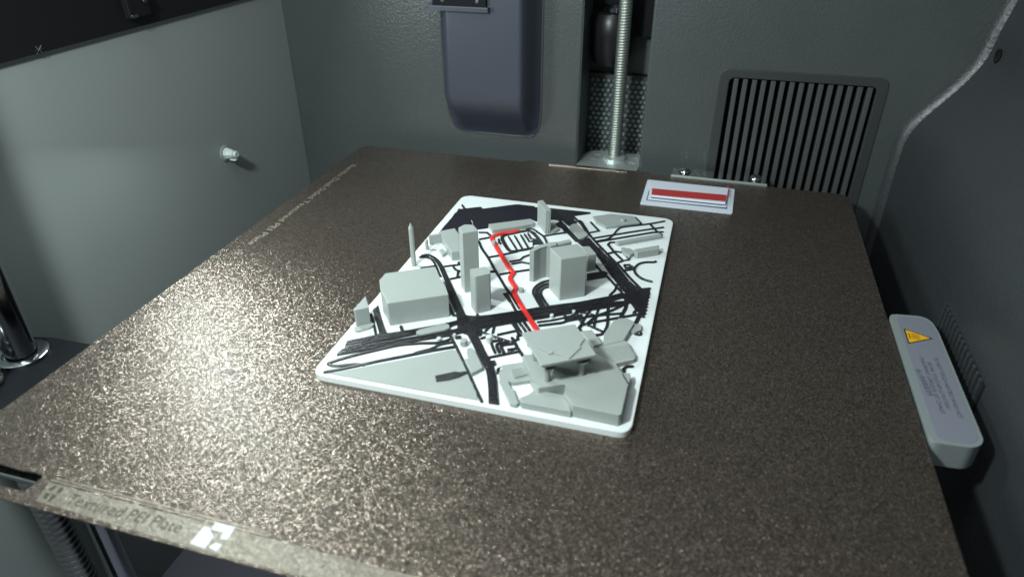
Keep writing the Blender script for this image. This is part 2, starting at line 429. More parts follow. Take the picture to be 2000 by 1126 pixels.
RODC = (-162.7, -72.0)
SCC = (-160.5, -88.0)
cg = empty('bed_carriage', None, 'black carriage plate under the heated bed beside the grey side panel', 'carriage')
cp = xy([(-110, 700), (0, 676), (52, 656), (105, 658), (182, 673), (330, 700), (300, 800), (120, 905), (-160, 905)], -12.0)
prism('plate', cp, -17.5, -12.0, M['carriage'], cg, .4)
box('beam', -120, 120, -60, -48, -19, -9.5, M['carriage'], cg, .4)
box('side_rail', 128.5, 132.5, -128, 100, -30, -21, M['beam'], cg, .8)
box('beam', -120, 128, 60, 70, -19, -9.5, M['carriage'], cg, .4)
lathe('bearing_flange', [(8.6, -12.05), (8.6, -10.6), (8.0, -10.2), (6.1, -10.2), (5.9, -11.5)], (*RODC, 0), M['chrome'], cg)
gr = lathe('guide_rod', [(5.0, -174.9), (5.0, 110)], (*RODC, 0), M['chrome'], None, 'z', 40)
tag(gr, 'thick polished guide rod rising through the black carriage plate', 'rod')
fs = empty('lead_screw', None, 'coarse bright lead screw beside the polished guide rod under the plate corner', 'lead screw')
thread('shaft', SCC, -174.8, -2, 5.2, 3.1, .85, M['screw'], fs)

# top left cross beam, cast bracket and clip
tb = empty('cross_beam', None, 'black cross beam along the top of the grey side panel', 'beam')
box('rail', XL + .1, XL + 1.6, -200, YB - .4, 78.4, 170, M['beam'], tb, .4)
BX = XL + 1.6
q = onx(258, 5, BX); 
box('bracket', BX - .1, BX + 3, q.y - 6, q.y + 6, onx(258, 33, BX).z, 108, M['beam'], tb, .5)
box('bracket_lip', BX - .1, BX + 3.4, q.y - 5.5, q.y - 2, onx(240, 34, BX).z - .6, onx(240, 34, BX).z + .6, M['chrome'], tb, .2)
lathe('bolt', [(1.5, 0), (1.5, 1.0), (1.0, 1.5)], (BX + 3, q.y + 3, q.z + 1), M['chrome'], tb, 'x', 12)
q = onx(76, 97, BX)
bm = bmesh.new()
for a_ in (.7, -.9, .1):
    c, s_ = math.cos(a_), math.sin(a_)
    add_stroke(bm, [(-c * 1.7, -s_ * 1.7), (c * 1.7, s_ * 1.7)], .42, 0, .4 + .1 * a_)
for v in bm.verts: v.co = Vector((BX - .1 + v.co.z, q.y + v.co.x, q.z + v.co.y))
from_bm('clip', bm, M['chrome'], tb)
# small fitting on the left wall
k = onx(445, 303, XL)
wf = empty('wall_fitting', None, 'small pale plastic fitting sticking out of the grey side panel', 'fitting')
c_ = (XL, k.y - 1.5, k.z + 1.6)
lathe('base_ring', [(4.2, 0), (4.2, .4), (3.7, .6), (3.4, .6)], c_, M['wall_left'], wf, 'x')
lathe('body', [(3.0, .5), (2.9, 2.2), (2.2, 3.6), (2.0, 5.2)], c_, M['bead'], wf, 'x', 8, False)
lathe('nozzle', [(1.4, 5.2), (1.7, 5.4), (1.7, 7.0), (.9, 7.1), (.8, 6)], c_, M['bead'], wf, 'x', 14)
box('catch', XL + 2.5, XL + 6, k.y - 2.6, k.y - .6, k.z - 1.6, k.z - .8, M['bead'], wf, .2)

# ================================================================== HEATED BED
hb = empty('heated_bed', None, 'heated bed under the textured plate with a grey side handle', 'heated bed')
box('slab', -126, 127, -116, 127, -7, -.7, M['carriage'], hb, .3)
hz = 0.6
q = onz(62, 932, -3)
box('front_clip', q.x - 22, q.x + 5.5, q.y - 1.2, q.y + 1.0, -4.2, -3, M['chrome'], hb, .3)
ho = xy([(1736, 612), (1801, 617), (1819, 626), (1833, 647), (1921, 858), (1917, 868), (1900, 874), (1818, 863)], hz)
ho = [(max(x, 129.2), y) for x, y in ho]
hh = height((1895, 905), (1899, 873), -8)
hd = prism('handle', rounded(ho, 2.5, 4), -7.4, hz, M['handle'], hb, .45)
cx_ = sum(p[0] for p in ho) / len(ho); cy_ = sum(p[1] for p in ho) / len(ho)
stp_ = [(cx_ + (x - cx_) * .80, cy_ + (y - cy_) * .955) for x, y in ho]
prism('warning_sticker', rounded(stp_, 2.5, 4), hz, hz + .08, M['sticker'], hd, 0)
tz = hz + .08
tri = xy([(1764.5, 641), (1823, 661), (1774, 671)], tz)
prism('warning_triangle', rounded(tri, .6, 3), tz, tz + .05, M['sign_line'], hd, 0)
tcx = sum(p[0] for p in tri) / 3; tcy = sum(p[1] for p in tri) / 3
tri2 = [(tcx + (x - tcx) * .84, tcy + (y - tcy) * .84) for x, y in tri]
prism('triangle_face', rounded(tri2, .5, 3), tz + .05, tz + .09, M['yellow'], hd, 0)
bm = bmesh.new()
for dy in (-1.1, 0, 1.1):
    add_stroke(bm, smooth_line([(tcx - 1.0, tcy + dy), (tcx - .2, tcy + dy + .35), (tcx + .5, tcy + dy - .35), (tcx + 1.3, tcy + dy)], 4), .28, tz + .09, .04)
add_stroke(bm, [(tcx - 1.7, tcy - 1.6), (tcx - 1.7, tcy + 1.6)], .3, tz + .09, .04)
from_bm('heat_symbol', bm, M['sign_line'], hd)
def line_on(a, b, body, size):
    p, q = onz(*a, tz), onz(*b, tz)
    words('lettering', body, p, q - p, (1, 0, 0) if True else None, size, M['ink'], hd, .03, (q - p).length)
line_on((1823, 697), (1872, 815), 'DO NOT TOUCH HEATBED WHILE HOT', 1.75)
line_on((1810, 706), (1849, 798), 'NE PAS TOUCHER LE PLATEAU', 1.75)
line_on((1795, 695), (1838, 806), "CHAUFFANT LORSQU'IL EST CHAUD", 1.75)
line_on((1788, 719), (1813, 772), '当心热床高温烫伤', 1.9)
# polished bracket at the back edge with two screws
rb = box('rear_bracket', 44.2, 90.8, 129.2, 140.5, -1.2, .35, M['mirror'], hb, .1)
box('front_lip', 44.0, 91.0, 128.9, 130.0, -1.2, .75, M['pale_metal'], rb, .15)
for x in (50.5, 85.6):
    lathe('screw', [(3.1, .56), (3.0, 1.0), (2.3, 1.9), (1.0, 2.3)], (x, 136.2, 0), M['chrome'], rb, 'z', 20)

# ================================================================== BUILD PLATE
bp = empty('build_plate', None, 'bronze textured steel build plate carrying the printed map', 'build plate')
t0, t1 = onz(1030, 313).x, onz(1266, 338).x
outer = rounded([(-128.5, -132.35), (128.5, -132.35), (128.5, 128.5), (-128.5, 128.5)], 6)
# back tab
bo = []
for p in outer: bo.append(p)
idx = max(range(len(bo)), key=lambda i: (bo[i][1] > 128.4) * (bo[i][0] + 500))
tabpts = [(t1 + 3, 128.5), (t1, 131.5), (t0 + 1, 131.6), (t0 - 2, 128.5)]
bo = bo[:idx + 1] + tabpts + bo[idx + 1:]
hole = xy([(-60, 900), (-60, 886), (40, 916.5), (70, 921.5), (85, 929), (47, 958), (0, 947), (-60, 931)], 0)
fill('sheet', bo, [hole], .55, M['pei'], bp, 'xy', 0.0, .08)
prism('edge_strip', xy([(1072, 320), (1224, 334), (1224, 336.5), (1072, 322.5)], .1), 0.02, .35, M['steel_edge'], bp, .05)
# pale strip with lettering along the front edge
st_ = xy([(70, 977), (96, 941), (350, 1007), (560, 1061), (900, 1149), (900, 1204), (480, 1095), (330, 1055)], .03)
strip = prism('label_strip', st_, .01, .03, M['etch'], bp, 0)
a, b = onz(124, 981, .03), onz(345, 1043, .03)
words('lettering', 'Textured PEI Plate', a, (1, 0, 0), (0, 1, 0), 4.6, M['etch_dark'], strip, .012, (b - a).length)
for pts in ([(92, 956), (106, 947), (113, 949), (99, 958)], [(83, 972), (90, 960), (98, 963), (90, 975)],
            [(110, 959), (118, 951), (126, 953), (117, 963)], [(92, 977), (104, 964), (112, 966), (97, 980)]):
    prism('logo_block', xy(pts, .03), .032, .045, M['etch_dark'], strip, 0)
for pts in ([(371, 1060), (399, 1027), (412, 1031), (410, 1035), (413, 1040), (417, 1046), (400, 1069)],
            [(415, 1029), (421, 1019), (459, 1029), (443, 1053), (430, 1050), (437, 1038), (413, 1033)],
            [(408, 1068), (421, 1059), (433, 1063), (423, 1075)]):
    prism('marker_block', xy(pts, .06), .04, .07, M['marker'], bp, 0)
bm = bmesh.new()
for pts in ([(100, 936), (200, 962), (330, 996), (520, 1044)], [(110, 933), (200, 956), (330, 990), (520, 1038)]):
    add_stroke(bm, xy(pts, .03), .35, .0, .04)
from_bm('scribed_line', bm, M['etch'], bp)
a, b = onz(690, 321, .03), onz(478, 476, .03)
words('lettering', 'Bambu Dual-Sided Textured PEI Plate', (a.x - .6, a.y, .02), (0, -1, 0), (1, 0, 0), 4.4, M['etch_pale'], bp, .012, abs(a.y - b.y))

# ================================================================== PRINTED CITY MAP
mp = empty('printed_city_map', None, 'white printed city map tile with grey buildings, black roads and a red route', 'city model')
TX0, TX1, TY0, TY1, TT = -48.5, 49.85, -68.3, 73.55, 2.0
base = prism('base_tile', rounded([(TX0, TY0), (TX1, TY0), (TX1, TY1), (TX0, TY1)], 4.5, 8), 0.02, TT, M['white'], mp, .25)
rw_ = 3.4
fill('border', rounded([(TX0 + .3, TY0 + .3), (TX1 - .3, TY0 + .3), (TX1 - .3, TY1 - .3), (TX0 + .3, TY1 - .3)], 4.3, 8),
     [rounded([(TX0 + rw_, TY0 + rw_), (TX1 - rw_, TY0 + rw_), (TX1 - rw_, TY1 - rw_), (TX0 + rw_, TY1 - rw_)], 1.2, 3)], .14, M['white'], mp, 'xy', TT + .05, .02)
RZ = TT + .45                                 # road surface
cnt = [0]
def road(pts, w=0.95, sm=True, h=.5, name='road', m='black', ridge=False):
    cnt[0] += 1
    p = xy(pts, RZ)
    if sm and len(p) > 2: p = smooth_line(p, 4)
    bm = bmesh.new(); add_stroke(bm, p, w * 1.14, TT - .02, h + (cnt[0] % 9) * .013)
    return from_bm(name, bm, M[m], mp)
def patch(pts, h=.47, name='road', m='black', bev=.12, base_z=None):
    cnt[0] += 1
    return prism(name, xy(pts, RZ), TT - .02 if base_z is None else base_z, TT + h + (cnt[0] % 9) * .011, M[m], mp, bev)
def ribs(parent, A, B, n, w=.42, keep=.8):
    """broken extrusion lines lying on a wide road between its two edges A and B"""
    def res(P, k):
        P = [Vector(p) for p in xy(P, RZ + .1)]; L = [0]
        for a, b in zip(P, P[1:]): L.append(L[-1] + (b - a).length)
        out = []
        for i in range(k + 1):
            d = L[-1] * i / k; j = 0
            while j < len(P) - 2 and L[j + 1] < d: j += 1
            out.append(P[j].lerp(P[j + 1], (d - L[j]) / max(1e-6, L[j + 1] - L[j])))
        return out
    k = 60; a, b = res(A, k), res(B, k); bm = bmesh.new()
    for r in range(n):
        t = (r + .5) / n; i = random.randint(0, 3)
        while i < k - 3:
            ln = random.randint(4, 16); e = min(k, i + ln)
            if random.random() < keep:
                pts = [tuple(a[q].lerp(b[q], min(.97, max(.03, t + random.uniform(-.012, .012))))) for q in range(i, e + 1)]
                add_stroke(bm, pts, w, TT + .4, random.uniform(.28, .42))
            i = e + random.randint(0, 2)
    for q in range(2, k - 2):                # little cross ticks of the infill
        if random.random() < .75:
            t = random.choice([.2, .5, .8]) + random.uniform(-.05, .05); u = t + random.choice((-.13, .13))
            add_stroke(bm, [tuple(a[q].lerp(b[q], t)), tuple(a[q + 1].lerp(b[q + 1], u))], w * .8, TT + .4, random.uniform(.3, .45))
    return from_bm('extrusion_lines', bm, M['black'], parent)
# --- big black band at the back
patch([(857, 454), (866, 443), (882, 425), (888, 416), (893, 413), (893, 411), (896, 406.5), (899, 408), (907, 407), (933, 404), (939, 403.3), (943, 407.5), (960, 405), (1005, 399), (1012, 398.6), (1043, 402), (1045, 404.5), (1052, 405), (1075, 406.2), (1112, 410), (1153, 414), (1153, 416), (1121, 420.5), (1113, 431), (1095, 429), (1076, 427), (1062, 429), (1046, 431), (1038, 427), (1000, 432), (953, 438), (953, 444), (935, 446.5), (896, 448), (888, 445), (866, 449)], .45, 'rail_yard', 'river', .1)
road([(902.5, 399.5), (907, 406)], .8)
# --- left avenue
road([(824, 499), (834, 497), (845, 501), (854, 508), (861, 519), (867, 533), (875, 553), (883, 572), (891, 590), (900, 611), (908, 628)], 1.5)
road([(855, 507), (864, 520), (870, 533), (877, 548), (889, 574), (899, 596), (909, 619)], .85)
road([(819.5, 501), (832, 501.5), (843, 506), (850, 515.5), (856, 530), (860.5, 539)], .75)
road([(866.5, 551), (873, 566), (880, 583), (888, 600), (894, 612)], .75)
road([(877, 593), (882, 606), (886, 614.5), (896, 615)], .9, False)
av = patch([(911, 650), (921, 668), (931, 688), (940, 705), (948, 718), (951, 732), (953, 755), (954, 786), (975, 789), (972, 770), (971, 745), (968, 728), (962, 710), (954, 697), (946, 682), (936, 660), (928, 645)])
ribs(av, [(912, 652), (931, 688), (948, 718), (953, 755), (954, 785)], [(928, 648), (946, 682), (962, 710), (971, 745), (975, 787)], 4, .38)
road([(915, 650), (926, 670), (937, 690), (946, 706), (955, 722), (959, 740), (960, 785)], .5, True, .62)
road([(923, 650), (932, 667), (943, 686), (952, 702), (961, 718), (966, 740), (968, 785)], .5, True, .62)
patch([(954, 704), (967, 702.5), (969.5, 711), (960, 716)])
jn = patch([(891, 613), (900, 609), (913, 616), (930, 616), (936, 628), (943, 648), (940, 654), (925, 657), (906, 650), (893, 640), (893, 628)])
ribs(jn, [(892, 617), (906, 650)], [(930, 618), (941, 651)], 5, .45)
# --- main east-west road
w1 = patch([(679, 664), (735, 653), (800, 643.5), (868, 631), (895, 624), (895, 632), (868, 641), (812, 652), (770, 660.5), (700, 675), (672, 681.5), (675, 670)])
ribs(w1, [(679, 665), (735, 654), (800, 644.5), (893, 625)], [(675, 681), (770, 661), (812, 652), (893, 633)], 3, .4)
w2 = patch([(672, 679), (700, 673), (770, 663), (812, 655.5), (880, 643.5), (905, 638), (915, 646), (880, 655), (820, 664), (740, 679), (657, 693), (660, 687)])
for a_, b_, c_ in (((678, 668), (760, 654), (895, 629)), ((676, 673), (740, 661.5), (800, 651)), ((668, 683), (760, 667), (890, 645)), ((660, 690.5), (760, 673.5), (880, 652))):
    road([a_, b_, c_], .55, True, .63)
ribs(w2, [(672, 680), (770, 664), (880, 645), (912, 639)], [(660, 692), (740, 678), (880, 654), (912, 647)], 3, .4)
w3 = patch([(915, 621), (932, 616), (957, 614), (1010, 606), (1055, 598.5), (1095, 593), (1130, 589), (1190, 577.5), (1217, 570), (1224, 579), (1187, 589.5), (1224, 586), (1224, 594), (1170, 602.5), (1110, 612), (1060, 621), (1000, 630), (940, 641), (915, 645)])
for a_, b_, c_ in (((930, 621), (1040, 605), (1215, 576)), ((930, 627), (1040, 611), (1180, 589)), ((930, 634), (1050, 616), (1215, 590))):
    road([a_, b_, c_], .55, True, .63)
ribs(w3, [(917, 621), (957, 615), (1055, 600), (1130, 590), (1190, 579)], [(917, 644), (1000, 629), (1110, 611), (1185, 599)], 5, .38)
road([(932, 613), (934, 617)], .9)
# --- right avenue
w4 = patch([(1124, 468), (1135, 467), (1151, 464), (1163, 478), (1185, 500), (1201, 517), (1217, 535), (1235, 553), (1250, 566), (1262, 566.5), (1270, 567), (1267, 574), (1268, 580), (1264, 585), (1265, 593), (1261, 600), (1262, 607), (1258, 612), (1259, 619), (1250, 612), (1241, 604), (1232, 591), (1224, 592), (1215, 578), (1222, 571), (1212, 562), (1203, 550), (1188, 530), (1178, 515), (1164, 497), (1156, 484), (1146, 479), (1137, 480), (1130, 474)])
ribs(w4, [(1140, 474), (1164, 498), (1188, 531), (1215, 566), (1240, 600)], [(1153, 467), (1185, 501), (1217, 536), (1250, 567), (1266, 590)], 5, .38)
for o_ in (0, 9, 17):
    road([(1160 + o_, 483 + o_ * .1), (1185 + o_, 514 + o_ * .1), (1212 + o_, 548 + o_ * .1), (1243 + o_ * .7, 585)], .5, True, .62)
road([(1120, 422), (1135, 436), (1146, 450), (1157, 464), (1165, 473), (1185, 493.5), (1202, 511), (1208, 515.5), (1217, 526), (1230, 541), (1252, 563), (1270, 562)], .85, False)
road([(1164, 517), (1174, 528), (1186, 539), (1202, 556), (1214, 569)], .85)
road([(1204, 555), (1201, 565), (1191, 575)], .85)
patch([(1146, 534), (1180, 528.5), (1187, 532), (1183, 540), (1146, 546.5)])
road([(1240, 590), (1243, 603), (1238, 610), (1248, 614), (1258, 618)], .9)
for x_, y_ in ((1266, 564.5), (1267, 573), (1266, 579), (1264, 586), (1263, 592), (1262, 598), (1261, 604), (1259, 611)):
    road([(x_ - 7, y_), (x_ + 2, y_ + .4)], .8)
# --- north of the right avenue
patch([(1096, 426), (1118, 424), (1126, 434), (1126, 438), (1113, 441), (1105, 436)])
road([(1090, 427), (1100, 438), (1109, 452), (1126, 470)], 1.0)
road([(1102, 438), (1113, 451), (1129, 468)], .7)
patch([(1085, 436), (1092, 433.5), (1100, 440), (1108, 451), (1104, 454), (1097, 445), (1089, 441)])
road([(1127, 431), (1133, 431), (1138, 438), (1146, 450)], 1.5)
road([(1063, 459.5), (1085, 456), (1108, 452.5)], .85, False)
road([(1028, 447), (1040, 446), (1054, 455), (1062, 461), (1068, 473)], .8)
road([(1154, 433), (1170, 450), (1148, 454)], .75, False)
road([(1298, 431), (1266, 436.5), (1220, 442), (1208, 446), (1200, 455), (1195, 460), (1187, 465.5), (1165, 470)], .75)
road([(1296, 443), (1240, 451), (1160, 464)], .75)
road([(1295, 452), (1275, 453), (1215, 463), (1168, 471)], .75, False)
road([(1269, 436), (1284, 452.5)], .75); road([(1241, 424), (1254, 438)], .75); road([(1290, 455.5), (1293, 457.5)], .8)
road([(1201, 472), (1191, 472.5), (1187.5, 476), (1199, 490.5), (1217, 508), (1228, 506), (1229.5, 503), (1224, 500.5)], .8, False)
road([(1184, 495), (1199, 491)], .9); road([(1199, 490), (1207, 490.5), (1216, 492)], .7); road([(1202, 513.5), (1217, 508)], .85)
road([(1219, 516.5), (1230, 516), (1232.5, 520.5), (1222, 522), (1219, 516.5)], .7, False)
road([(1231, 518), (1239, 521.5)], .75); road([(1217, 527.5), (1239, 524)], .85)
road([(1281, 509.5), (1277, 511), (1262, 511), (1250, 513.5), (1242, 519), (1239, 525.5), (1241, 532), (1249, 540), (1260, 545.5), (1273, 549)], .85)
# --- car park loop
road([(1044, 455), (1030, 449.5), (1000, 455), (985, 458.5), (980.5, 463.5), (985, 474), (993, 486), (1001, 489.5), (1020, 487), (1041, 483)], 1.35)
road([(1030, 449.5), (1040, 453), (1050, 463), (1060, 477)], 1.3)
for a_, b_ in (((993, 461), (1009, 486)), ((1005, 459.5), (1020, 485)), ((1017, 458), (1031, 482))): road([a_, b_], .65)
road([(1024, 456), (1034, 471), (1041, 470)], .65, False); road([(1031, 455), (1037, 465), (1046, 467)], .65, False)
patch([(1040, 469), (1050, 465.5), (1061, 478), (1052, 476), (1043, 476), (1040, 481)])
road([(974, 466), (975, 472), (978, 475)], .8)
# --- thin lanes in the middle
road([(935, 470), (941, 484), (954, 503), (966, 525), (976, 541), (988, 561), (997, 572), (1005, 585), (1015, 601)], .95)
road([(996, 570.5), (987, 572), (1000, 592), (1006, 603), (1012, 610)], .9, False)
road([(956, 501), (978, 497), (1010, 490)], .85); road([(977, 534.5), (1000, 530.5), (1038, 525)], .85)
road([(958, 529.5), (969, 528)], .95); road([(996, 509.5), (1016, 506.5), (1022, 501), (1036, 496)], .75, False)
road([(1000, 514), (1019, 511), (1036, 514)], .75, False); road([(936, 453), (952, 453.5), (962, 463)], .75, False)
road([(936, 466.5), (958, 462.5)], .75); road([(868, 519), (897, 515.5)], .85); road([(896, 511.5), (897, 516)], 1.1)
road([(884, 517), (889, 524.5), (899, 528.5)], .8); road([(895, 528), (893, 541)], .85); road([(880, 543.5), (900, 539.5)], .85)
road([(822, 522.5), (850, 518)], .7); road([(889, 445), (896, 456)], .9)
# --- bend beside the tallest central block
road([(1076, 546), (1060, 550), (1047, 557.5), (1041, 568), (1046, 580), (1057, 599)], .85)
road([(1076, 552.5), (1062, 555.5), (1052, 562), (1049, 570), (1055, 585), (1064, 600)], 1.35)
road([(1076, 558), (1064, 561), (1057, 567), (1058, 576), (1068, 592), (1075, 600)], .8)
# --- western side street
patch([(728, 605), (732, 600), (735, 601), (736, 596), (739, 596), (744, 617), (751, 641), (757, 650), (735, 655), (741, 650), (738, 640), (732, 620)])
road([(724.5, 612), (729, 628), (734, 652)], .75); road([(783, 636), (786, 645)], 1.0)
# --- footpaths of the plaza
for pts, w_ in (([(1050, 628), (1085, 623), (1118, 615)], .7), ([(1053, 634.5), (1082, 631), (1101, 628), (1120, 619), (1136, 614)], .95), ([(1098, 612), (1113, 621)], .7),
                ([(1104, 623), (1118, 615), (1130, 608)], .8), ([(1106, 626), (1150, 617), (1176, 614), (1213, 611)], .85), ([(1122, 607), (1137, 621), (1139, 630)], .6),
                ([(1128, 618), (1137, 629), (1152, 635), (1178, 646.5)], .85), ([(1135, 632), (1146, 614), (1152, 606)], .8), ([(1138, 633), (1170, 626), (1215, 618), (1249, 612)], .95),
                ([(1168.5, 602), (1165, 614), (1162, 626), (1160, 637)], .8), ([(1188, 599), (1187, 612), (1186, 634), (1177, 650), (1165, 653)], .95),
                ([(1224, 591), (1221, 602), (1213, 616)], 1.15), ([(1216, 595), (1195, 605), (1166, 616), (1146, 631)], .95), ([(1249, 615), (1242, 629)], 1.25),
                ([(1137, 631), (1131, 640), (1136, 646)], 1.1), ([(1130, 608), (1150, 611), (1166, 616)], .8),
                ([(1000, 629), (1008, 640), (1013, 651)], 1.0), ([(1006, 629), (1013, 641), (1019, 650)], .9), ([(1013, 627), (1027, 646)], .8), ([(1021, 624), (1037, 647)], .9),
                ([(972, 652.5), (1006, 645)], .85), ([(948, 645), (957, 636)], .8), ([(962, 649), (965, 637)], .8), ([(936, 645), (965, 655.5), (1004, 668)], .75),
                ([(1000, 658), (1006, 669), (1012, 680), (1021, 693)], 1.0), ([(1004, 664), (1011, 661.5), (1011, 655), (1019, 652.5)], .9),
                ([(957, 664), (964, 665), (981, 662)], 1.0), ([(959, 667), (963, 679), (967, 688)], .85), ([(991, 666.5), (973, 670), (970.5, 676), (975.5, 687)], .95),
                ([(1001, 670), (981, 673), (979, 677), (984, 687)], .95), ([(992, 682), (1010, 679)], .95), ([(993, 683), (1004, 687)], .9), ([(955, 696.5), (985, 690.5), (1013, 685)], .95),
                ([(979, 717.5), (974, 719.5), (973.5, 727)], 1.2), ([(940, 659.5), (953, 655)], .9), ([(1219, 724), (1219, 718), (1226, 714.5), (1236, 714)], 1.0),
                ([(1240, 651), (1251, 652.5), (1252, 648)], .7), ([(1045, 766), (1060, 761), (1072, 759)], .8), ([(1072, 761.5), (1090, 757), (1104, 755)], 1.0)):
    road(pts, w_, len(pts) > 2 and w_ != .9, .5, 'footpath')
# --- south west lanes
road([(878, 661.5), (856, 668), (820, 669), (780, 672.5), (740, 681), (700, 690.5), (670, 698.5), (645, 706.5), (642, 709.5), (655, 713), (690, 710), (712, 711)], 1.0)
road([(633, 725.5), (660, 720.5), (700, 712), (740, 703.5), (810, 690), (850, 682), (890, 675.5)], 1.05, False)
road([(808, 690), (816, 686), (840, 680), (860, 671.5), (882, 667)], .95)
road([(879, 653), (884, 663), (891, 676), (898, 691), (905, 705), (913, 722), (921, 740), (930, 760), (941, 783)], .95)
road([(892, 658), (898, 657)], 1.6)
# --- park slab and the black strip lying on it
park = prism('park_slab', xy([(641, 727.5), (660, 725.5), (700, 718), (800, 699), (850, 689), (884, 681.5), (893, 685), (905, 709), (911, 722), (921, 745), (929, 763), (933.5, 780), (900, 774.5), (800, 757), (700, 738.5)], TT + .4), TT - .02, TT + .38, M['grey'], mp, .15)
pool = prism('road', xy([(849, 732.5), (890, 724), (897, 727), (912, 722.5), (914, 726), (897, 734), (880, 739), (852, 743)], TT + .9), TT + .3, TT + .92, M['black'], mp, .2)
# --- red route
def red(pts, w, h):
    p = smooth_line(xy(pts, TT + .8), 4)
    bm = bmesh.new(); add_stroke(bm, p, w, TT + .02, h); return from_bm('route', bm, M['red'], mp)
red([(1012, 449), (1000, 452), (985, 453), (970, 457), (961, 462), (966, 474), (973, 486), (985, 506), (997, 524), (1002.5, 531), (996.5, 540), (1000, 549), (1007.5, 560), (1003.5, 568), (1009, 579), (1020, 598), (1035, 621), (1052, 647)], 1.85, .85)

# --- buildings: roof outline in the photo + an upright edge that gives the height
def building(top, base=None, tp=None, h=None, name='building', parent=None, z=TT, bev=.22, m='grey', r=0):
    if h is None: h = height(base, tp, z)
    p = xy(top, z + h)
    if r: p = rounded(p, r, 4)
    return prism(name, p, z - .02, z + h, M[m], parent or mp, bev)
building([(757, 592), (876, 574.5), (868, 552), (862, 551), (848, 520), (753, 533), (741, 546), (743, 566)], (761, 636), (757, 592))
b2 = building([(714, 577), (690, 603.5), (693, 605.5), (720.5, 599.5)], (694.5, 640), (692, 605))
prism('skirt', rounded(xy([(691, 638), (729, 630), (731, 634), (723, 640), (698, 647), (692, 645)], TT + .6), 1), TT, TT + .75, M['grey'], b2, .3)
prism('skirt', rounded(xy([(693, 644), (712, 640), (727, 635), (729, 637), (716, 643), (698, 649)], TT + .3), .8), TT, TT + .4, M['grey'], b2, .15)
def post(px, base_y, top_y, r, n=8, cone=0.0, name='building', m='grey'):
    b = onz(px, base_y, TT); b.y += r * .8; h = height((px, base_y), (px, top_y), TT)
    pr = [(r, TT - .02), (r, TT + h)]
    pr += [(.08, TT + h + cone)] if cone else [(r * .8, TT + h + .15)]
    return lathe(name, pr, (b.x, b.y, 0), M[m], mp, 'z', n, False)
post(807, 520, 447, 1.02, 8, 2.2)                               # needle
post(833, 488, 470, .72, 8, .5)
building([(837.5, 461), (862, 457), (861, 454.5), (838, 458)], (839, 478), (837.5, 461))
building([(858, 451), (888, 445), (896, 456), (898, 490), (882, 492.5), (861, 457)], (883.5, 509.5), (882, 492.5))
building([(857, 486.5), (866, 484.5), (872, 492.5), (864, 497)], (865, 503), (864, 497))
t8 = building([(895, 444), (905, 440), (909, 437.5), (925, 438.5), (934, 450), (903, 455.5)], (907, 571.5), (903, 455.5))
t9 = building([(916.5, 525.5), (950, 520), (954, 525.5), (959, 533.5), (927, 540.5)], (931, 613), (927, 540.5), r=.8)
ch = building([(1074, 483.5), (1127, 475.5), (1136, 482.5), (1147, 498.5), (1096, 506)], (1093, 586.5), (1096, 506))
building([(1136, 482.5), (1151, 480), (1165, 495.5), (1148, 499)], (1163, 528), (1164, 496))
hw = height((1043, 550.5), (1043, 489.5), TT)
building([(1034, 488), (1045, 481.5), (1058, 476.5), (1072, 473), (1087, 471.5), (1088, 477), (1075, 481), (1068, 480), (1056, 483.5), (1043, 489.5)], h=hw)
building([(1084, 473), (1112, 466.5), (1117, 471), (1086, 479)], h=hw - .6)
b12 = building([(1050, 392), (1060, 390), (1076.5, 410), (1066, 411.5)], (1064.5, 457.5), (1066, 411.5), bev=.15)
f_ = onz(1070, 456.5, TT)
box('pilaster', f_.x - .25, f_.x + .25, f_.y - .2, f_.y + .5, TT, TT + height((1064.5, 457.5), (1066, 411.5), TT) - .6, M['grey'], b12, .05)
building([(1076, 440), (1084, 437.5), (1093, 447), (1084, 451.5), (1076, 452)], h=1.0, r=.6)
building([(954, 437), (1037, 426.5), (1043, 436), (1020, 441), (962, 449)], h=1.9)
building([(1112.5, 441), (1117, 437.5), (1126, 436), (1147, 456), (1147.5, 459.5), (1140, 463.5), (1131, 463), (1113, 446)], h=1.3, r=.8)
b15 = building([(1157, 422), (1193, 417), (1237, 421), (1250, 434), (1184, 442.5), (1166, 432.5)], h=1.3)
kz = onz(1217, 431, TT + 1.3); lathe('roof_knob', [(1.1, TT + 1.25), (1.1, TT + 2.0), (.8, TT + 2.25)], (kz.x, kz.y, 0), M['grey'], b15, 'z', 12)
building([(1201, 472), (1206, 470), (1290, 455), (1293, 460), (1208, 475)], (1209, 481), (1208, 475))
building([(1238, 486.5), (1287.5, 478), (1288, 486), (1246, 492.5), (1241, 491)], (1245, 505), (1246, 492.5))
building([(1213, 482), (1231, 484.5), (1241, 490.5), (1230, 499), (1217, 492)], h=1.6)
building([(812, 647), (818, 643), (866, 631), (874, 631.5), (878, 635), (877, 640), (870, 643), (822, 653), (814, 651.5)], h=1.3, r=.6)
m1 = building([(907, 700), (920, 697), (934, 696.5), (943, 717), (932, 723), (921, 728)], (921, 735), (920, 727.5))
building([(911, 684), (914, 679.5), (922, 678.5), (926, 683), (934, 698), (915, 701)], h=1.1, r=.5)
for px_, by_, ty_, r_, m_ in ((904, 677, 667, 1.25, 'grey'), (954, 671, 659, 1.1, 'bead'), (887, 661, 654, .55, 'bead'), (856, 667, 662, .85, 'bead'), (1017, 572, 565, .95, 'grey'), (964, 481, 472, .9, 'grey'), (1077, 622, 616, .7, 'bead'), (1120, 613, 608, .62, 'bead'), (979, 728, 721, .5, 'bead')):
    post(px_, by_, ty_, r_, 12, 0, 'kiosk', m_)
